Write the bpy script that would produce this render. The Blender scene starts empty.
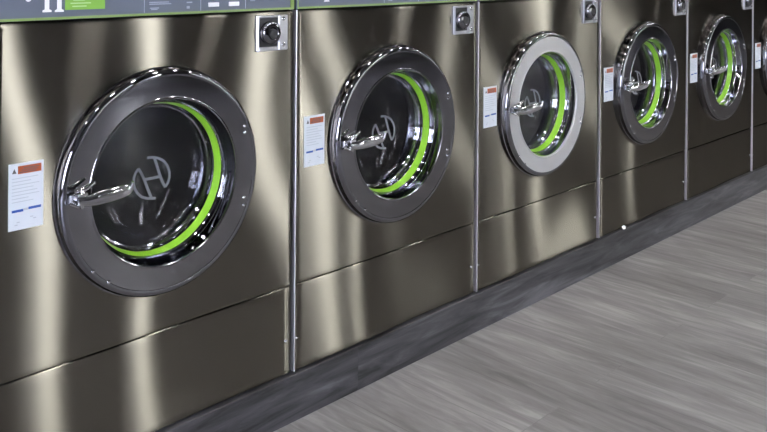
import bpy, math, random
from math import sin, cos, pi, radians, sqrt, exp
random.seed(7)
scene = bpy.context.scene
COL = scene.collection

# ------------------------------------------------------------------ measures (metres)
W = 0.78            # pitch of the machines along the row
CX, CZ = 0.3785, 0.7097   # door centre on a machine
R_OUT, R_IN = 0.2586, 0.187
FLOOR = 0.007
PLINTH = 0.130      # top of the plinth
BASE = 0.130        # underside of the machines

# ------------------------------------------------------------------ materials
def new_mat(name):
    m = bpy.data.materials.new(name); m.use_nodes = True
    nt = m.node_tree
    return m, nt, nt.nodes['Principled BSDF']

def N(nt, t, **kw):
    n = nt.nodes.new(t)
    for k, v in kw.items():
        if k in n.inputs: n.inputs[k].default_value = v
        else: setattr(n, k, v)
    return n

def plain(name, col, rough=0.5, metal=0.0, noise=0.06, scale=30.0, spec=0.5, coat=0.0):
    m, nt, b = new_mat(name)
    b.inputs['Roughness'].default_value = rough
    b.inputs['Metallic'].default_value = metal
    b.inputs['Specular IOR Level'].default_value = spec
    b.inputs['Coat Weight'].default_value = coat
    tc = N(nt, 'ShaderNodeTexCoord'); nz = N(nt, 'ShaderNodeTexNoise', Scale=scale, Detail=3.0)
    nt.links.new(tc.outputs['Object'], nz.inputs['Vector'])
    mx = N(nt, 'ShaderNodeMix', data_type='RGBA')
    mx.inputs[6].default_value = (*[c * (1 - noise) for c in col], 1)
    mx.inputs[7].default_value = (*[min(1, c * (1 + noise)) for c in col], 1)
    nt.links.new(nz.outputs['Fac'], mx.inputs[0]); nt.links.new(mx.outputs[2], b.inputs['Base Color'])
    return m

def steel(name, col, rough, aniso, rot):
    """brushed sheet: reflections drawn out across the grain"""
    m = bpy.data.materials.new(name); m.use_nodes = True; nt = m.node_tree; nt.nodes.clear()
    out = N(nt, 'ShaderNodeOutputMaterial'); b = N(nt, 'ShaderNodeBsdfAnisotropic', Anisotropy=aniso, Rotation=rot, distribution='BECKMANN')
    tg = N(nt, 'ShaderNodeTangent', direction_type='UV_MAP')
    nt.links.new(tg.outputs[0], b.inputs['Tangent']); nt.links.new(b.outputs[0], out.inputs[0])
    tc = N(nt, 'ShaderNodeTexCoord')
    mp = N(nt, 'ShaderNodeMapping'); mp.inputs['Scale'].default_value = (3, 3, 260)
    nz = N(nt, 'ShaderNodeTexNoise', Scale=1.0, Detail=4.0)
    nt.links.new(tc.outputs['Object'], mp.inputs[0]); nt.links.new(mp.outputs[0], nz.inputs['Vector'])
    mx = N(nt, 'ShaderNodeMix', data_type='RGBA')
    mx.inputs[6].default_value = (*[c * .95 for c in col], 1); mx.inputs[7].default_value = (*[c * 1.03 for c in col], 1)
    nt.links.new(nz.outputs['Fac'], mx.inputs[0]); nt.links.new(mx.outputs[2], b.inputs['Color'])
    mr = N(nt, 'ShaderNodeMapRange'); mr.inputs['To Min'].default_value = rough * .995; mr.inputs['To Max'].default_value = rough * 1.005
    nt.links.new(nz.outputs['Fac'], mr.inputs['Value']); nt.links.new(mr.outputs[0], b.inputs['Roughness'])
    return m

def wood_vinyl(name, dark, mid, light, along, plank_w, plank_l, rough, gap=0.0015, streak=1.0, LO=.62, HI=.98):
    """vinyl planks running along 'x' or 'y'"""
    m, nt, b = new_mat(name)
    L = nt.links
    tc = N(nt, 'ShaderNodeTexCoord'); sep = N(nt, 'ShaderNodeSeparateXYZ'); L.new(tc.outputs['Object'], sep.inputs[0])
    com = N(nt, 'ShaderNodeCombineXYZ')
    if along == 'y':
        L.new(sep.outputs['Y'], com.inputs['X']); L.new(sep.outputs['X'], com.inputs['Y'])
    else:
        L.new(sep.outputs['X'], com.inputs['X']); L.new(sep.outputs['Z'], com.inputs['Y'])
    br = N(nt, 'ShaderNodeTexBrick')
    br.offset = 0.37; br.inputs['Scale'].default_value = 1.0
    br.inputs['Brick Width'].default_value = plank_l; br.inputs['Row Height'].default_value = plank_w
    br.inputs['Mortar Size'].default_value = gap; br.inputs['Mortar Smooth'].default_value = .3
    br.inputs['Color1'].default_value = (.35, .35, .35, 1); br.inputs['Color2'].default_value = (.65, .65, .65, 1)
    br.inputs['Mortar'].default_value = (0.25, 0.25, 0.25, 1)
    L.new(com.outputs[0], br.inputs['Vector'])
    # streaks stretched along the plank, shifted from plank to plank
    mp = N(nt, 'ShaderNodeMapping'); mp.inputs['Scale'].default_value = (3.6, 30, 1)
    L.new(com.outputs[0], mp.inputs[0])
    off = N(nt, 'ShaderNodeVectorMath', operation='MULTIPLY_ADD'); off.inputs[1].default_value = (9, 5, 3)
    L.new(br.outputs['Color'], off.inputs[0]); L.new(mp.outputs[0], off.inputs[2])
    n1 = N(nt, 'ShaderNodeTexNoise', Scale=1.0, Detail=6.0, Roughness=.62, Distortion=.6); L.new(off.outputs[0], n1.inputs['Vector'])
    mp2 = N(nt, 'ShaderNodeMapping'); mp2.inputs['Scale'].default_value = (.9, 6, 1); L.new(com.outputs[0], mp2.inputs[0])
    n2 = N(nt, 'ShaderNodeTexNoise', Scale=1.0, Detail=3.0, Distortion=.8); L.new(mp2.outputs[0], n2.inputs['Vector'])
    a = N(nt, 'ShaderNodeMath', operation='MULTIPLY_ADD'); a.inputs[1].default_value = .62 * streak; a.inputs[2].default_value = .19 * (2 - streak) - .0
    L.new(n1.outputs['Fac'], a.inputs[0])
    c = N(nt, 'ShaderNodeMath', operation='MULTIPLY_ADD'); c.inputs[1].default_value = .38
    L.new(n2.outputs['Fac'], c.inputs[0]); L.new(a.outputs[0], c.inputs[2])
    d = N(nt, 'ShaderNodeMath', operation='MULTIPLY_ADD'); d.inputs[1].default_value = .22
    L.new(br.outputs['Color'], d.inputs[0]); L.new(c.outputs[0], d.inputs[2])
    rp = N(nt, 'ShaderNodeValToRGB'); L.new(d.outputs[0], rp.inputs['Fac'])
    e = rp.color_ramp.elements; e[0].position = LO; e[0].color = (*dark, 1); e[1].position = HI; e[1].color = (*light, 1)
    k = e.new((LO+HI)/2); k.color = (*mid, 1)
    L.new(rp.outputs[0], b.inputs['Base Color'])
    b.inputs['Roughness'].default_value = rough
    bp = N(nt, 'ShaderNodeBump', Strength=.12, Distance=.002); L.new(n1.outputs['Fac'], bp.inputs['Height']); L.new(bp.outputs[0], b.inputs['Normal'])
    return m

def glass(name, tint, fac_lo=.04, rough=0.0):
    """thin clear pane: tinted transparency under a fresnel reflection"""
    m = bpy.data.materials.new(name); m.use_nodes = True; nt = m.node_tree
    nt.nodes.clear()
    out = N(nt, 'ShaderNodeOutputMaterial'); tr = N(nt, 'ShaderNodeBsdfTransparent', Color=(*tint, 1))
    gl = N(nt, 'ShaderNodeBsdfGlossy', Roughness=rough); gl.inputs['Color'].default_value = (1, 1, 1, 1)
    lw = N(nt, 'ShaderNodeLayerWeight', Blend=.5); pw = N(nt, 'ShaderNodeMath', operation='POWER'); pw.inputs[1].default_value = 5
    fr = N(nt, 'ShaderNodeMath', operation='MULTIPLY_ADD'); fr.inputs[1].default_value = 1-fac_lo; fr.inputs[2].default_value = fac_lo
    nt.links.new(lw.outputs['Facing'], pw.inputs[0]); nt.links.new(pw.outputs[0], fr.inputs[0]); mx = N(nt, 'ShaderNodeMixShader')
    nt.links.new(fr.outputs[0], mx.inputs[0]); nt.links.new(tr.outputs[0], mx.inputs[1]); nt.links.new(gl.outputs[0], mx.inputs[2])
    nt.links.new(mx.outputs[0], out.inputs[0])
    return m

def lamp_mat(name, col, s):
    m = bpy.data.materials.new(name); m.use_nodes = True; nt = m.node_tree; nt.nodes.clear()
    out = N(nt, 'ShaderNodeOutputMaterial'); em = N(nt, 'ShaderNodeEmission', Strength=s); em.inputs['Color'].default_value = (*col, 1)
    nt.links.new(em.outputs[0], out.inputs[0]); return m

M = {}
M['steel'] = steel('brushed stainless steel', (.215, .20, .17), .228, .86, 0.0)
M['chrome'] = plain('polished chrome', (.72, .72, .74), .06, 1.0, .02)
M['dark_chrome'] = plain('smoked chrome', (.22, .22, .24), .025, 1.0, .03)
M['face_chrome'] = plain('door ring steel', (.235, .232, .245), .085, 1.0, .03)
M['cabinet'] = plain('charcoal enamel', (.035, .036, .04), .45)
M['black'] = plain('black rubber', (.012, .012, .014), .4)
M['recess'] = plain('black plastic', (.02, .02, .022), .35)
M['green'] = plain('lime green plastic', (.23, .50, .03), .35, 0, .03)
M['panel'] = plain('slate overlay', (.105, .125, .165), .42, 0, .05, 6)
M['border'] = plain('leaf green trim', (.20, .30, .085), .4, 0, .05)
M['notice'] = plain('green overlay print', (.20, .42, .06), .45, 0, .06, 20)
M['notice_ink'] = plain('pale green ink', (.42, .62, .28), .5)
M['white'] = plain('white ink', (.78, .79, .82), .5, 0, .03)
M['grey_ink'] = plain('grey blue ink', (.30, .34, .42), .5)
M['label_white'] = plain('sticker paper', (.60, .64, .68), .5, 0, .03, 40)
M['orange'] = plain('sticker orange print', (.36, .085, .03), .5, 0, .04)
M['blue'] = plain('sticker blue print', (.03, .09, .33), .5, 0, .04)
M['ink'] = plain('sticker small print', (.42, .46, .50), .5)
M['ink_dark'] = plain('sticker dark print', (.10, .09, .09), .5)
M['emblem'] = plain('frosted grey emblem', (.18, .19, .205), .5)
M['drum'] = plain('drum steel', (.22, .22, .23), .25, 1.0)
M['zinc'] = plain('zinc lock plate', (.40, .40, .43), .3, 1.0, .05)
M['reflection_ring'] = plain('ring with painted reflection', (.52, .52, .52), .42, .6, .03)  # reflected brightness put into the ring's colour
M['handle'] = plain('cast chrome', (.50, .50, .51), .10, 1.0, .04)
M['trim'] = plain('satin aluminium edge', (.62, .60, .62), .5, 1.0, .03)
M['scrap'] = plain('white paper', (.78, .76, .72), .7)
M['glass'] = glass('smoked door glass', (.78, .78, .80), .022)
M['bowl'] = glass('door glass bowl', (.85, .87, .87), .05)
M['window'] = glass('window glass', (.95, .97, .97))
M['floor'] = wood_vinyl('grey vinyl plank floor', (.125, .118, .114), (.222, .212, .205), (.375, .360, .345), 'y', .19, 1.25, .42, streak=1.0)
M['plinth'] = wood_vinyl('dark grey vinyl plank', (.012, .012, .013), (.064, .063, .067), (.15, .148, .155), 'x', .4, 1.6, .42, .0008, LO=.66, HI=.94)
M['wall'] = plain('warm grey wall paint', (.42, .40, .37), .8, 0, .03, 4)
M['wall_dark'] = plain('charcoal wall paint', (.05, .048, .045), .8, 0, .03, 4)
M['ceiling'] = plain('dark ceiling tile', (.10, .098, .095), .9, 0, .03, 8)
M['frame'] = plain('dark window frame', (.03, .03, .032), .4)
M['pavement'] = plain('pavement concrete', (.45, .44, .42), .9, 0, .1, 2)
M['lamp'] = lamp_mat('lamp diffuser', (1.0, .97, .96), 46.0)
M['lamp_body'] = plain('white lamp trim', (.7, .7, .7), .5)

# ------------------------------------------------------------------ mesh builder
class MB:
    def __init__(s): s.v = []; s.f = []; s.m = []; s.uv = {}
    def add(s, vs, fs, mi=0):
        o = len(s.v); s.v += [tuple(p) for p in vs]
        for f in fs: s.f.append([o + i for i in f]); s.m.append(mi)
        return o
    def box(s, x0, x1, y0, y1, z0, z1, mi=0, b=0.0):
        """box with its twelve edges cut by b"""
        if b <= 0:
            vs = [(x, y, z) for x in (x0, x1) for y in (y0, y1) for z in (z0, z1)]
            fs = [(0,1,3,2),(4,6,7,5),(0,4,5,1),(2,3,7,6),(0,2,6,4),(1,5,7,3)]
            s.add(vs, fs, mi); return
        vs = []; ix = {}
        for i, x in enumerate((x0, x1)):
            for j, y in enumerate((y0, y1)):
                for k, z in enumerate((z0, z1)):
                    sx, sy, sz = (b if i == 0 else -b), (b if j == 0 else -b), (b if k == 0 else -b)
                    ix[i,j,k,'x'] = len(vs); vs.append((x, y+sy, z+sz))
                    ix[i,j,k,'y'] = len(vs); vs.append((x+sx, y, z+sz))
                    ix[i,j,k,'z'] = len(vs); vs.append((x+sx, y+sy, z))
        fs = []
        for i in (0,1):
            q = [ix[i,0,0,'x'], ix[i,0,1,'x'], ix[i,1,1,'x'], ix[i,1,0,'x']]; fs.append(q if i == 0 else q[::-1])
            q = [ix[0,i,0,'y'], ix[1,i,0,'y'], ix[1,i,1,'y'], ix[0,i,1,'y']]; fs.append(q if i == 0 else q[::-1])
            q = [ix[0,0,i,'z'], ix[0,1,i,'z'], ix[1,1,i,'z'], ix[1,0,i,'z']]; fs.append(q if i == 0 else q[::-1])
        for i in (0,1):
            for j in (0,1):
                fs.append([ix[i,j,0,'x'], ix[i,j,0,'y'], ix[i,j,1,'y'], ix[i,j,1,'x']])
                fs.append([ix[i,0,j,'x'], ix[i,0,j,'z'], ix[i,1,j,'z'], ix[i,1,j,'x']])
                fs.append([ix[0,i,j,'y'], ix[0,i,j,'z'], ix[1,i,j,'z'], ix[1,i,j,'y']])
                for k in (0,1): fs.append([ix[i,j,k,'x'], ix[i,j,k,'y'], ix[i,j,k,'z']])
        s.add(vs, fs, mi)
    def lathe(s, prof, cx, cz, n=96, mi=0, close=False, y_axis=True):
        """profile of (radius, y) turned about the line through (cx, cz) along y"""
        vs = []; fs = []; P = len(prof)
        for a in range(n):
            t = 2*pi*a/n
            for r, y in prof: vs.append((cx + r*cos(t), y, cz + r*sin(t)))
        for a in range(n):
            b = (a+1) % n
            for p in range(P if close else P-1):
                q = (p+1) % P
                fs.append((a*P+p, b*P+p, b*P+q, a*P+q))
        s.add(vs, fs, mi)
    def disc(s, cx, y, cz, r, n=64, mi=0, thick=.003):
        s.lathe([(r*.02, y), (r, y), (r, y+thick), (r*.02, y+thick)], cx, cz, n, mi, close=True)
        for yy in (y, y+thick):
            s.add([(cx + r*.02*cos(2*pi*a/n), yy, cz + r*.02*sin(2*pi*a/n)) for a in range(n)], [tuple(range(n))], mi)
    def dome(s, cx, y, cz, r, h, n=16, mi=0, rings=4):
        """round head rising h towards -y from the plane y"""
        prof = [(r, y+.002)] + [(r*cos(pi/2*i/rings), y - h*sin(pi/2*i/rings)) for i in range(rings)]
        s.lathe(prof, cx, cz, n, mi)
        q = prof[-1]
        s.add([(cx + q[0]*cos(2*pi*a/n), q[1], cz + q[0]*sin(2*pi*a/n)) for a in range(n)] + [(cx, y-h, cz)],
              [(a, (a+1) % n, n) for a in range(n)], mi)
    def sweep(s, path, secs, n=14, mi=0, up=(0,0,1)):
        """tube along path; secs = (half width across, half height) per point; caps the ends"""
        from mathutils import Vector
        P = [Vector(p) for p in path]; rings = []
        vs = []
        for i, p in enumerate(P):
            d = (P[min(i+1, len(P)-1)] - P[max(i-1, 0)]).normalized()
            u = Vector(up); sdir = d.cross(u).normalized(); u2 = sdir.cross(d).normalized()
            for a in range(n):
                t = 2*pi*a/n
                ca, sa = cos(t), sin(t)
                ca = math.copysign(abs(ca)**.8, ca); sa = math.copysign(abs(sa)**.8, sa)
                vs.append(tuple(p + sdir*secs[i][0]*ca + u2*secs[i][1]*sa))
        fs = []
        for i in range(len(P)-1):
            for a in range(n):
                b = (a+1) % n
                fs.append((i*n+a, i*n+b, (i+1)*n+b, (i+1)*n+a))
        fs.append(tuple(range(n))[::-1]); fs.append(tuple((len(P)-1)*n + a for a in range(n)))
        s.add(vs, fs, mi)
    def ribbon(s, pts, w, y0, y1, mi=0):
        """flat stroke of width w through 2-D points (x, z), between depths y0 and y1"""
        L = []; Rr = []
        for i, (x, z) in enumerate(pts):
            ax, az = pts[max(i-1, 0)]; bx, bz = pts[min(i+1, len(pts)-1)]
            dx, dz = bx-ax, bz-az; l = sqrt(dx*dx+dz*dz) or 1; nx, nz = -dz/l, dx/l
            L.append((x+nx*w/2, z+nz*w/2)); Rr.append((x-nx*w/2, z-nz*w/2))
        n = len(pts)
        vs = [(x, y0, z) for x, z in L] + [(x, y0, z) for x, z in Rr] + [(x, y1, z) for x, z in L] + [(x, y1, z) for x, z in Rr]
        fs = []
        for i in range(n-1):
            fs += [(i, i+1, n+i+1, n+i), (2*n+i, 3*n+i, 3*n+i+1, 2*n+i+1), (i, 2*n+i, 2*n+i+1, i+1), (n+i, n+i+1, 3*n+i+1, 3*n+i)]
        fs += [(0, n, 3*n, 2*n), (n-1, 3*n-1, 4*n-1, 2*n-1)]
        s.add(vs, fs, mi)
    def build(s, name, mats, parent=None, off=(0,0,0), smooth=None, uvxz=False):
        me = bpy.data.meshes.new(name)
        me.from_pydata([(x-off[0], y-off[1], z-off[2]) for x, y, z in s.v], [], s.f)
        for m in (mats if isinstance(mats, (list, tuple)) else [mats]): me.materials.append(m)
        me.polygons.foreach_set('material_index', s.m)
        import bmesh
        bm = bmesh.new(); bm.from_mesh(me); bmesh.ops.recalc_face_normals(bm, faces=bm.faces); bm.to_mesh(me); bm.free()
        if uvxz:
            ul = me.uv_layers.new(name='UVMap')
            for lp in me.loops:
                c = me.vertices[lp.vertex_index].co; ul.data[lp.index].uv = (c.x + c.y*.5, c.z)
        if smooth is not None:
            me.polygons.foreach_set('use_smooth', [True]*len(me.polygons))
            me.set_sharp_from_angle(angle=radians(smooth))
        me.update()
        o = bpy.data.objects.new(name, me); COL.objects.link(o)
        if parent: o.parent = parent
        return o

def tag(o, label=None, cat=None, group=None, kind=None):
    if label: o['label'] = label
    if cat: o['category'] = cat
    if group: o['group'] = group
    if kind: o['kind'] = kind
    return o

def structure(name, mb, mat, **kw):
    return tag(mb.build(name, mat, **kw), kind='structure')

# ------------------------------------------------------------------ the washing machine
BULGE, TW_TOP, TW_LOW = .0085, .012, -.022
def bulge(x, z):
    """outward swell and slight twist of the sheet steel (metres)"""
    dx, dz = x-CX, z-CZ
    h = BULGE*exp(-(dx*dx)/(2*.24**2) - (dz*dz)/(2*.22**2))
    t = max(0, min(1, (z-.25)/.8)); t = t*t*(3-2*t)
    return h + (TW_LOW + (TW_TOP-TW_LOW)*t)*dx*exp(-(dx/.24)**2)

def front_sheet(mb, z0, z1, hole, et=.0018):
    x0, x1 = .0018, .7685
    e, ez_ = .005, .0018                       # rolled edges, side and top
    th = .02
    def pt(x, z): return (x, -bulge(x, z), z)
    X0, X1, Z0, Z1 = x0+e, x1-e, z0+ez_, z1-et
    roll = [(.35, .06), (.68, .26), (.90, .58), (1.0, 1.0)]   # outward, back (in e)
    if hole:
        na = 160
        angs = sorted([2*pi*i/na for i in range(na)] + [math.atan2(cz-CZ, cx-CX) % (2*pi) for cx in (X0, X1) for cz in (Z0, Z1)])
        n = len(angs); K = 22; vs = []
        rim = []
        for t in angs:
            c, s_ = cos(t), sin(t)
            lim = min((X1-CX)/c if c > 1e-9 else (X0-CX)/c if c < -1e-9 else 9, (Z1-CZ)/s_ if s_ > 1e-9 else (Z0-CZ)/s_ if s_ < -1e-9 else 9)
            rim.append((c, s_, lim))
        for k in range(K+1):
            for c, s_, lim in rim:
                r = .245 + (lim-.245)*k/K
                vs.append(pt(CX+r*c, CZ+r*s_))
        base = list(range(K*n, (K+1)*n))
        loop = [vs[i] for i in base]
        fs = [(k*n+i, k*n+(i+1) % n, (k+1)*n+(i+1) % n, (k+1)*n+i) for k in range(K) for i in range(n)]
    else:
        nx, nz = 40, 14; vs = []; fs = []
        for j in range(nz+1):
            for i in range(nx+1):
                vs.append(pt(X0+(X1-X0)*i/nx, Z0+(Z1-Z0)*j/nz))
        for j in range(nz):
            for i in range(nx):
                a = j*(nx+1)+i; fs.append((a, a+1, a+nx+2, a+nx+1))
        base = [i for i in range(nx+1)] + [j*(nx+1)+nx for j in range(1, nz+1)] + [nz*(nx+1)+i for i in range(nx-1, -1, -1)] + [j*(nx+1) for j in range(nz-1, 0, -1)]
        loop = [vs[i] for i in base]
    n = len(base)
    prev = base
    for o_, b_ in roll + [(1.0, th/e)]:
        cur = []
        for x, y, z in loop:
            ex = e*o_*(1 if abs(x-X1) < 1e-6 else -1 if abs(x-X0) < 1e-6 else 0)
            ez = o_*(et if abs(z-Z1) < 1e-6 else -ez_ if abs(z-Z0) < 1e-6 else 0)
            cur.append(len(vs)); vs.append((x+ex, y + (e*b_ if b_ <= 1 else th), z+ez))
        for i in range(n): fs.append((prev[i], prev[(i+1) % n], cur[(i+1) % n], cur[i]))
        prev = cur
    mb.add(vs, fs)

OFF = (0, 0, BASE)
# outline of the H emblem on the door shield, (x, z) from the door centre
EMBLEM = [
    ('c', [(-.0343, .0228), (-.0416, .0139), (-.0458, .0035), (-.0464, -.0091), (-.0435, -.0208), (-.0363, -.0333), (-.0248, -.0441), (-.0103, -.0504), (.0108, -.0534)]),
    ('s', [(-.0343, .0228), (-.0260, .0096), (-.0187, -.0061), (-.0105, -.0268), (-.0002, -.0500)]),
    ('c', [(-.0119, .0442), (.0034, .0431), (.0181, .0388), (.0323, .0301), (.0425, .0166), (.0476, .0020), (.0477, -.0112), (.0440, -.0230), (.0366, -.0322)]),
    ('s', [(.0071, .0406), (.0139, .0223), (.0207, .0017), (.0283, -.0176), (.0366, -.0322)]),
    ('s', [(-.0172, -.0050), (.0038, -.0052), (.0252, -.0047)])]

def make_machine():
    root = bpy.data.objects.new('washing_machine', None); COL.objects.link(root)
    root.empty_display_size = .2
    P = lambda mb, name, mat, par=root, **kw: mb.build(name, mat, par, OFF, **kw)
    # cabinet: sides, top, back and a front bulkhead with a round opening
    mb = MB()
    mb.box(.004, .022, .022, .90, BASE, 1.40, 0); mb.box(.750, .7665, .022, .90, BASE, 1.40, 0)
    mb.box(.022, .750, .88, .90, BASE, 1.40, 0); mb.box(.022, .750, .022, .88, 1.385, 1.40, 0); mb.box(.022, .750, .022, .88, BASE, BASE+.02, 0)
    P(mb, 'cabinet', M['cabinet'])
    mb = MB(); front_sheet(mb, .3638, 1.0845, True, .0075); P(mb, 'front_panel', M['steel'], smooth=50, uvxz=True)
    mb = MB(); front_sheet(mb, .1345, .3628, False, .0035); P(mb, 'lower_panel', M['steel'], smooth=50, uvxz=True)
    mb = MB(); mb.box(-.0028, .0014, -.0040, .03, .1345, 1.0845, 0, .001); P(mb, 'edge_trim', M['trim'])
    for x, z in ((.752, .222), (.010, .220)):
        mb = MB(); mb.dome(x, -.0005, z, .0048, .003); P(mb, 'panel_screw', M['chrome'], smooth=60)
    # control panel
    mb = MB(); mb.box(.000, .7675, -.004, .022, 1.0865, 1.40, 0, .002); cp = P(mb, 'control_panel', M['panel'])
    mb = MB(); mb.box(.000, .7675, -.0055, -.004, 1.0875, 1.0925); mb.box(.756, .7675, -.0055, -.004, 1.0925, 1.39); mb.box(.0, .003, -.0055, -.004, 1.0925, 1.39)
    mb.box(.0, .7675, -.0055, -.004, 1.39, 1.398)
    P(mb, 'panel_border', M['border'], cp)
    # sticker
    mb = MB(); sx = .0275
    mb.box(sx, sx+.071, -.0052, .0, .6665, .8005, 0)
    y0, y1 = -.0058, -.0051
    mb.box(sx+.018, sx+.066, y0, y1, .779, .795, 1)
    mb.add([(sx+.006, y0, .781), (sx+.015, y0, .781), (sx+.0105, y0, .791)], [(0, 1, 2)], 4)
    for i in range(3): mb.box(sx+.021+.004*i, sx+.055+.003*i, -.0061, y1, .7815+.004*i, .7832+.004*i, 4)
    for i, (a, b) in enumerate(((.006,.06),(.006,.045),(.006,.062),(.006,.05),(.006,.058),(.006,.062),(.006,.04),(.006,.05))):
        z = .770-.0068*i; mb.box(sx+a, sx+b, y0, y1, z, z+.0014, 3)
    mb.box(sx+.006, sx+.0295, y0, y1, .7025, .7075, 2); mb.box(sx+.040, sx+.066, y0, y1, .7045, .7095, 2); mb.box(sx+.0305, sx+.039, y0, y1, .704, .7085, 3)
    for x, z in ((.012, .676), (.016, .681), (.044, .688), (.050, .684)): mb.box(sx+x, sx+x+.006, y0, y1, z, z+.002, 3)
    P(mb, 'warning_sticker', [M['label_white'], M['orange'], M['blue'], M['ink'], M['ink_dark']])
    # coin box lock
    mb = MB(); x0, x1, z0, z1 = .6460, .7425, .984, 1.0745; f = -.009
    mb.box(x0, x1, f+.004, .004, z0, z1, 0, .002)
    mb.box(x0, x0+.006, f-.001, f+.005, z0, z1, 0, .0015); mb.box(x0+.066, x1, f-.003, f+.005, z0, z1, 0, .002)
    mb.box(x0+.005, x0+.067, f-.001, f+.005, z0, z0+.011, 0, .0015); mb.box(x0+.005, x0+.067, f-.001, f+.005, z1-.006, z1, 0, .0015)
    lk = P(mb, 'lock_plate', M['zinc'])
    mb = MB(); mb.box(x0+.006, x0+.066, f+.002, f+.0045, z0+.011, z1-.006); P(mb, 'lock_recess', M['recess'], lk)
    mb = MB(); cx, cz = x0+.0365, 1.030
    mb.lathe([(.0285, f+.003), (.0305, f-.004), (.0285, f-.012), (.024, f-.016), (.017, f-.018), (.0145, f-.016), (.013, f-.011), (.001, f-.011)], cx, cz, 48)
    lb = P(mb, 'lock_barrel', M['dark_chrome'], lk, smooth=40)
    mb = MB(); mb.lathe([(.0135, f-.010), (.0125, f-.0175), (.010, f-.0185), (.006, f-.0175), (.001, f-.0175)], cx+.002, cz-.002, 32)
    P(mb, 'lock_core', M['recess'], lk, smooth=40)
    for z in (z0+.014, z1-.010):
        mb = MB(); mb.dome(x0+.081, f-.003, z, .006, .003); P(mb, 'lock_screw', M['chrome'], lk, smooth=60)
    # ---- door
    mb = MB()
    prof = [(.250, .012), (R_OUT+.0005, .008), (R_OUT+.0015, -.004), (R_OUT+.001, -.0065), (R_OUT-.0025, -.0078), (R_OUT-.0030, -.0095),
            (R_OUT-.0022, -.0180), (R_OUT-.0035, -.0230), (R_OUT-.0065, -.0268), (R_OUT-.0105, -.0292), (R_OUT-.0145, -.0298), (.2405, -.0292)]
    mb.lathe(prof, CX, CZ, 128)
    door = P(mb, 'door', M['dark_chrome'], smooth=35)
    mb = MB()
    prof = [(.2405, -.0292), (.2395, -.0286), (.1925, -.0283), (.1910, -.0296), (.1890, -.0304), (.1868, -.0298), (.1855, -.0270), (.1850, -.022)]
    mb.lathe(prof, CX, CZ, 128); P(mb, 'door_ring', M['face_chrome'], door, smooth=25)
    mb = MB()   # inner wall of the porthole: black collar with two chrome beads
    mb.lathe([(.1850, -.022), (.1815, -.010), (.1800, -.004)], CX, CZ, 128, 0)
    mb.lathe([(.1800, -.004), (.1790, -.0015), (.1795, .004), (.1785, .008)], CX, CZ, 128, 1)
    mb.lathe([(.1785, .008), (.1760, .011), (.1750, .0135)], CX, CZ, 128, 0)
    mb.lathe([(.1698, .0346), (.1688, .0352), (.1683, .0400), (.1668, .0430)], CX, CZ, 128, 0)
    P(mb, 'porthole_collar', [M['dark_chrome'], M['chrome']], door, smooth=40)
    mb = MB(); mb.lathe([(.1752, .0140), (.1694, .0345), (.1734, .0345), (.1790, .0140)], CX, CZ, 128, 0, close=True)
    P(mb, 'green_ring', M['green'], door, smooth=40)
    mb = MB(); mb.disc(CX, .0430, CZ, .1668, 96, 0, .002); P(mb, 'door_shield', M['glass'], door)
    # glass bowl behind the shield with its chrome clamp ring
    mb = MB(); mb.lathe([(.160, .050), (.150, .066), (.136, .082), (.120, .090), (.07, .0925), (.002, .093)], CX, CZ, 96)
    P(mb, 'glass_bowl', M['bowl'], door, smooth=60)
    mb = MB()
    mb.lathe([(.1668, .046), (.1640, .050), (.1600, .051), (.1575, .055), (.1585, .062), (.166, .066)], CX, CZ, 96)
    P(mb, 'clamp_ring', M['chrome'], door, smooth=40)
    mb = MB()
    for kind, pts in EMBLEM:
        mb.ribbon(pts, .0062 if kind == 's' else .0056, .0412, .0429)
    mb.v = [(x+CX, y, z+CZ) for x, y, z in mb.v]
    P(mb, 'door_emblem', M['emblem'], door)
    # handle: bracket, hinge pin and a cast lever with an upturned tip
    mb = MB(); hx, hz = CX-.2200, CZ+.006
    mb.box(hx-.019, hx+.020, -.040, -.027, hz-.011, hz+.011, 0, .003)
    mb.box(hx-.008, hx+.014, -.054, -.038, hz+.004, hz+.013, 0, .002); mb.box(hx-.008, hx+.014, -.054, -.038, hz-.013, hz-.004, 0, .002)
    hd = P(mb, 'handle_bracket', M['handle'], door)
    mb = MB(); mb.sweep([(hx+.003, -.048, hz-.021), (hx+.003, -.048, hz-.017), (hx+.003, -.048, hz+.018), (hx+.003, -.048, hz+.022)], [(.003, .003), (.005, .005), (.005, .005), (.003, .003)], up=(0, 1, 0))
    mb.sweep([(hx-.012, -.043, hz+.016), (hx+.010, -.050, hz+.020), (hx+.030, -.050, hz+.030)], [(.004, .004), (.005, .005), (.003, .003)])
    mb.sweep([(hx-.020, -.040, hz-.008), (hx-.004, -.047, hz-.016)], [(.004, .004), (.004, .004)])
    P(mb, 'hinge_pin', M['handle'], door, smooth=40)
    mb = MB()
    mb.sweep([(hx-.004, -.050, hz-.004), (hx+.014, -.053, hz-.005), (hx+.030, -.057, hz-.003), (hx+.055, -.063, hz+.000), (hx+.080, -.068, hz+.004), (hx+.096, -.071, hz+.007), (hx+.105, -.072, hz+.011)],
             [(.006, .009), (.008, .012), (.009, .0145), (.008, .015), (.0075, .0145), (.006, .012), (.003, .007)], n=18)
    mb.sweep([(hx+.030, -.066, hz+.002), (hx+.060, -.072, hz+.006), (hx+.090, -.077, hz+.010)], [(.003, .003), (.004, .004), (.003, .003)], n=10)
    mb.sweep([(hx+.098, -.072, hz+.004), (hx+.101, -.075, hz+.014), (hx+.102, -.079, hz+.024)], [(.004, .006), (.0035, .006), (.002, .004)], n=10, up=(0, 1, 0))
    P(mb, 'handle', M['handle'], door, smooth=50)
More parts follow.
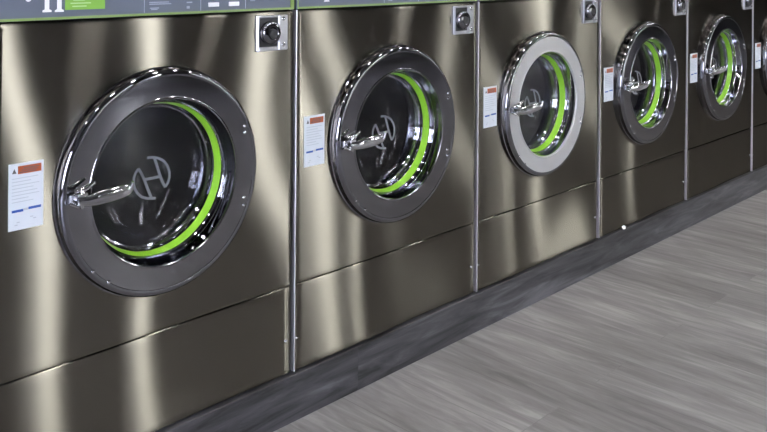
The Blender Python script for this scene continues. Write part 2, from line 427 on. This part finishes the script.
    # screws on the ring: two hinge pairs and two singles; two on the flank
    for x, z in ((.2152, .0974), (.2153, .0812), (.2141, -.0775), (.2142, -.0955), (-.1817, -.1591), (-.1449, -.1910)):
        mb = MB(); mb.dome(CX+x, -.0275, CZ+z, .0048, .0035); P(mb, 'door_screw', M['chrome'], door, smooth=60)
    # drum
    mb = MB()
    prof = [(.2450, .020), (.225, .030), (.205, .070), (.178, .080), (.170, .086), (.166, .092), (.170, .098), (.215, .110), (.230, .16), (.230, .55), (.10, .57), (.002, .56)]
    mb.lathe(prof, CX, CZ, 96); 
    for a in (90, 210, 330):
        t = radians(a); c, s_ = cos(t), sin(t)
        q = [(.229, -.03), (.185, 0), (.229, .03)]
        vs = [(CX + r*c - w*s_, y, CZ + r*s_ + w*c) for y in (.13, .54) for r, w in q]
        mb.add(vs, [(0, 1, 4, 3), (1, 2, 5, 4), (0, 2, 1), (3, 4, 5)])
    P(mb, 'drum', M['drum'], smooth=35)
    return root, cp

def copy_tree(o, parent=None):
    c = o.copy(); COL.objects.link(c)
    if parent:
        c.parent = parent; c.matrix_parent_inverse = o.matrix_parent_inverse.copy()
    for ch in sorted(o.children, key=lambda q: q.name): copy_tree(ch, c)
    return c

def child(o, kind):
    for ch in o.children:
        if ch.name.split('.')[0] == kind: return ch

proto, cp0 = make_machine()
machines = [proto] + [copy_tree(proto) for _ in range(5)]
where = [None]*6
where[0] = 'stainless steel washing machine with a green notice and white figures on its control panel'
where[1] = 'steel washing machine standing directly beside the one with the green notice'
where[2] = 'steel washing machine with a bright reflection on the ring round its door glass'
where[3] = 'steel washing machine standing above the small white paper scrap'
where[4] = 'complete steel washing machine farthest down the row, its whole door in view'
where[5] = 'steel washing machine at the far end, only a sliver of its door in view'
for k, r in enumerate(machines):
    r.location = (k*W, 0, BASE)
    tag(r, where[k], 'washing machine', 'washing machines along the plinth')

# third door ring: a paler material stands in for a bright reflection
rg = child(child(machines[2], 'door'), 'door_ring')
rg.material_slots[0].link = 'OBJECT'; rg.material_slots[0].material = M['reflection_ring']
rg['label'] = 'door ring with a painted bright reflection'

# prints on the first two control panels (the others lie above the picture)
def figure(mb, x, z0, h, w):
    """a white serif numeral one"""
    y0, y1 = -.0052, -.0038
    mb.box(x-w/2, x+w/2, y0, y1, z0+.004, z0+h)
    mb.add([(x-w, y0, z0), (x+w, y0, z0), (x+w, y0, z0+.0035), (x+w/2, y0, z0+.006), (x-w/2, y0, z0+.006), (x-w, y0, z0+.0035),
            (x-w, y1, z0), (x+w, y1, z0), (x+w, y1, z0+.0035), (x+w/2, y1, z0+.006), (x-w/2, y1, z0+.006), (x-w, y1, z0+.0035)],
           [(0,1,2,3,4,5), (6,11,10,9,8,7)] + [(i, (i+1) % 6, 6+(i+1) % 6, 6+i) for i in range(6)])
    mb.add([(x-w/2, y0, z0+h), (x-w/2, y0, z0+h-.012), (x-w*1.2, y0, z0+h-.016), (x-w*1.2, y0, z0+h-.013)], [(0,1,2,3)])

P0 = lambda mb, name, mat, par: mb.build(name, mat, par, OFF)
mb = MB(); figure(mb, .1035, 1.1035, .075, .0095); figure(mb, .1300, 1.1030, .075, .0095); mb.disc(.0645, -.0052, 1.1325, .0065, 20, 0, .0014)
P0(mb, 'panel_figures', M['white'], cp0)
mb = MB(); mb.box(.1425, .2325, -.0052, -.0038, 1.1065, 1.205, 0)
for i, (a, b) in enumerate(((.158, .190), (.154, .200), (.160, .186), (.158, .214), (.152, .198))):
    mb.box(a, b, -.0056, -.005, 1.1125+.0065*i, 1.1150+.0065*i, 1)
P0(mb, 'panel_notice', [M['notice'], M['notice_ink']], cp0)['label'] = 'green printed notice'
def prints(par, dx):
    for block in (((.341, .392, 1.1155, .0022), (.341, .398, 1.1115, .0022), (.343, .366, 1.1025, .0022), (.346, .362, 1.0995, .002)),
                  ((.440, .455, 1.1125, .003), (.440, .448, 1.0995, .006)), ((.625, .640, 1.1120, .003), (.632, .646, 1.1150, .003))):
        mb = MB()
        for a, b, z, h in block: mb.box(a+dx, b+dx, -.0052, -.0038, z, z+h)
        P0(mb, 'panel_print', M['grey_ink'], par)
    for x in (.328, .478, .610):
        mb = MB(); mb.box(x+dx, x+dx+.0016, -.0052, -.0038, 1.094, 1.25); P0(mb, 'panel_divider', M['grey_ink'], par)
    for x in (.500, .560):
        mb = MB(); mb.box(x+dx, x+dx+.031, -.0065, -.0035, 1.1015, 1.1120, 0, .001); P0(mb, 'panel_button', M['white'], par)
prints(cp0, 0)
mb = MB(); cp1 = child(machines[1], 'control_panel')
figure(mb, .1035, 1.1035, .075, .0095); mb.disc(.0645, -.0052, 1.1325, .0065, 20, 0, .0014)
P0(mb, 'panel_figures', M['white'], cp1)
for m in machines[1:]: prints(child(m, 'control_panel'), 0)

# ------------------------------------------------------------------ paper scrap on the plinth
sx, sz = 2.530, .13
mb = MB(); mb.add([(-.011, -.004, .010), (.002, -.0045, .012), (.013, -.006, .006), (.004, -.010, 0), (-.006, -.008, .0005),
                   (-.011, -.003, .010), (.002, -.0035, .012), (.013, -.005, .006), (.004, -.009, 0), (-.006, -.007, .0005)],
                  [(0,1,2,3,4), (9,8,7,6,5)] + [(i, (i+1) % 5, 5+(i+1) % 5, 5+i) for i in range(5)])
sc = mb.build('paper_scrap', M['scrap']); sc.location = (sx, -.001, PLINTH); sc.scale = (1.35, 1, 1.3)
tag(sc, 'small crumpled white paper scrap lying on the dark plinth edge', 'scrap')

# ------------------------------------------------------------------ the room
RX0, RX1, RY0, RY1, RZ = -3.6, 13.0, -5.0, 1.05, 2.85
mb = MB(); mb.box(RX0, RX1, RY0, RY1, -.1, FLOOR); structure('floor', mb, M['floor'])
mb = MB(); mb.box(-.02, 6*W, -.010, .93, FLOOR, PLINTH, 0, .0015); structure('trim_1', mb, M['plinth'])
mb = MB(); mb.box(RX0, RX1, RY0, RY1, RZ, RZ+.1); structure('ceiling', mb, M['ceiling'])
mb = MB(); mb.box(RX0, RX1, RY1, RY1+.15, -.1, RZ+.1); structure('wall_back', mb, M['wall'])
mb = MB(); mb.box(RX1, RX1+.15, RY0-.15, RY1+.15, -.1, RZ+.1); structure('wall_right', mb, M['wall_dark'])
# left wall with one wide window
LW = (-4.7, -1.7, .3, 2.5)
mb = MB(); y0, y1, z0, z1 = LW
mb.box(RX0-.15, RX0, RY0-.15, y0, -.1, RZ+.1); mb.box(RX0-.15, RX0, y1, RY1+.15, -.1, RZ+.1); mb.box(RX0-.15, RX0, y0, y1, -.1, z0); mb.box(RX0-.15, RX0, y0, y1, z1, RZ+.1)
structure('wall_left', mb, M['wall'])
def window(n, x0, x1, y0, y1, z0, z1, axis):
    mb = MB(); t = .03
    if axis == 'x':
        ym = (y0+y1)/2
        for a, b, c, d in ((x0, x0+t, z0, z1), (x1-t, x1, z0, z1), (x0+t, x1-t, z0, z0+t), (x0+t, x1-t, z1-t, z1)): mb.box(a, b, ym-.03, ym+.03, c, d)
        fr = structure('window_%d' % n, mb, M['frame'])
        mb = MB(); mb.box(x0+t, x1-t, ym-.003, ym+.003, z0+t, z1-t)
    else:
        xm = (x0+x1)/2
        for a, b, c, d in ((y0, y0+t, z0, z1), (y1-t, y1, z0, z1), (y0+t, y1-t, z0, z0+t), (y0+t, y1-t, z1-t, z1)): mb.box(xm-.03, xm+.03, a, b, c, d)
        fr = structure('window_%d' % n, mb, M['frame'])
        mb = MB(); mb.box(xm-.003, xm+.003, y0+t, y1-t, z0+t, z1-t)
    mb.build('window_pane', M['window'], fr)
window(1, RX0-.15, RX0, LW[0], LW[1], LW[2], LW[3], 'y')
# opposite wall: unseen narrow windows between dark piers, added to streak the steel
STREAK_WINS = [(2.0, 2.2), (3.12, 3.36), (4.72, 5.0), (5.3, 5.52), (6.42, 6.56), (7.75, 7.97), (9.05, 9.42), (11.1, 11.4)]
mb = MB(); x = RX0-.15; WZ0, WZ1 = .12, 2.6
for a, b in STREAK_WINS:
    mb.box(x, a, RY0-.08, RY0, -.1, RZ+.1); mb.box(a, b, RY0-.08, RY0, -.1, WZ0); mb.box(a, b, RY0-.08, RY0, WZ1, RZ+.1); x = b
mb.box(x, RX1+.15, RY0-.08, RY0, -.1, RZ+.1)
structure('wall_front', mb, M['wall_dark'])
for i, (a, b) in enumerate(STREAK_WINS): window(i+2, a, b, RY0-.08, RY0, WZ0, WZ1, 'x')
mb = MB(); mb.box(-14, 22, -20, RY0-.08, -.2, -.1); mb.box(-14, RX0-.15, RY0-.08, 6, -.2, -.1); structure('pavement', mb, M['pavement'])

# ceiling lamps
lamp = None
def make_lamp():
    r = bpy.data.objects.new('ceiling_light', None); COL.objects.link(r)
    mb = MB(); s = LS/2
    for a, b, c, d in ((-s-.02, s+.02, -s-.02, -s), (-s-.02, s+.02, s, s+.02), (-s-.02, -s, -s, s), (s, s+.02, -s, s)): mb.box(a, b, c, d, -.02, 0)
    mb.build('lamp_frame', M['lamp_body'], r)
    mb = MB(); mb.box(-s, s, -s, s, -.012, 0); mb.build('diffuser', M['lamp'], r)
    return r
LS = .13
for (x, y) in [(-1.6 + .7*i, -.85) for i in range(14)]:
    if lamp is None: lamp = make_lamp(); o = lamp
    else: o = copy_tree(lamp)
    o.location = (x, y, RZ)
    tag(o, 'small square ceiling lamp, seen as a bright dot in the dark chrome door rims', 'ceiling light', 'ceiling lamps over the aisle')

# ------------------------------------------------------------------ daylight
w = bpy.data.worlds.new('overcast daylight'); scene.world = w; w.use_nodes = True
nt = w.node_tree; bg = nt.nodes['Background']
tc = N(nt, 'ShaderNodeTexCoord'); sp = N(nt, 'ShaderNodeSeparateXYZ'); nt.links.new(tc.outputs['Generated'], sp.inputs[0])
rp = N(nt, 'ShaderNodeValToRGB'); xm = N(nt, 'ShaderNodeMath', operation='MULTIPLY'); xm.inputs[1].default_value = -.9; xm.use_clamp = True; nt.links.new(sp.outputs['X'], xm.inputs[0])
za = N(nt, 'ShaderNodeMath', operation='ADD'); za.use_clamp = True; nt.links.new(sp.outputs['Z'], za.inputs[0]); nt.links.new(xm.outputs[0], za.inputs[1])
nt.links.new(za.outputs[0], rp.inputs['Fac'])
rp.color_ramp.elements[0].color = (.95, .93, .88, 1); rp.color_ramp.elements[1].color = (.74, .76, 1.0, 1)
nt.links.new(rp.outputs[0], bg.inputs['Color']); bg.inputs['Strength'].default_value = 6.4

# ------------------------------------------------------------------ camera
from mathutils import Matrix, Euler
f, cy, yaw, roll, D, X, H = 866.19148, -37.72246, 0.80567, 0.00748, 1.74219, -0.70496, 1.2116
cam = bpy.data.cameras.new('camera'); co = bpy.data.objects.new('camera', cam); COL.objects.link(co)
cam.sensor_fit = 'HORIZONTAL'; cam.sensor_width = 36; cam.lens = f/767*36
cam.shift_y = -(216-cy)/767
cam.clip_start = .02
co.matrix_world = Matrix.Translation((X, -D, H)) @ Matrix.Rotation(-yaw, 4, 'Z') @ Matrix.Rotation(pi/2, 4, 'X') @ Matrix.Rotation(roll, 4, 'Z')
scene.camera = co

scene.view_settings.view_transform = 'Standard'; scene.view_settings.look = 'None'
scene.view_settings.gamma = 1; scene.view_settings.use_curve_mapping = False
scene.view_settings.exposure = 2.05
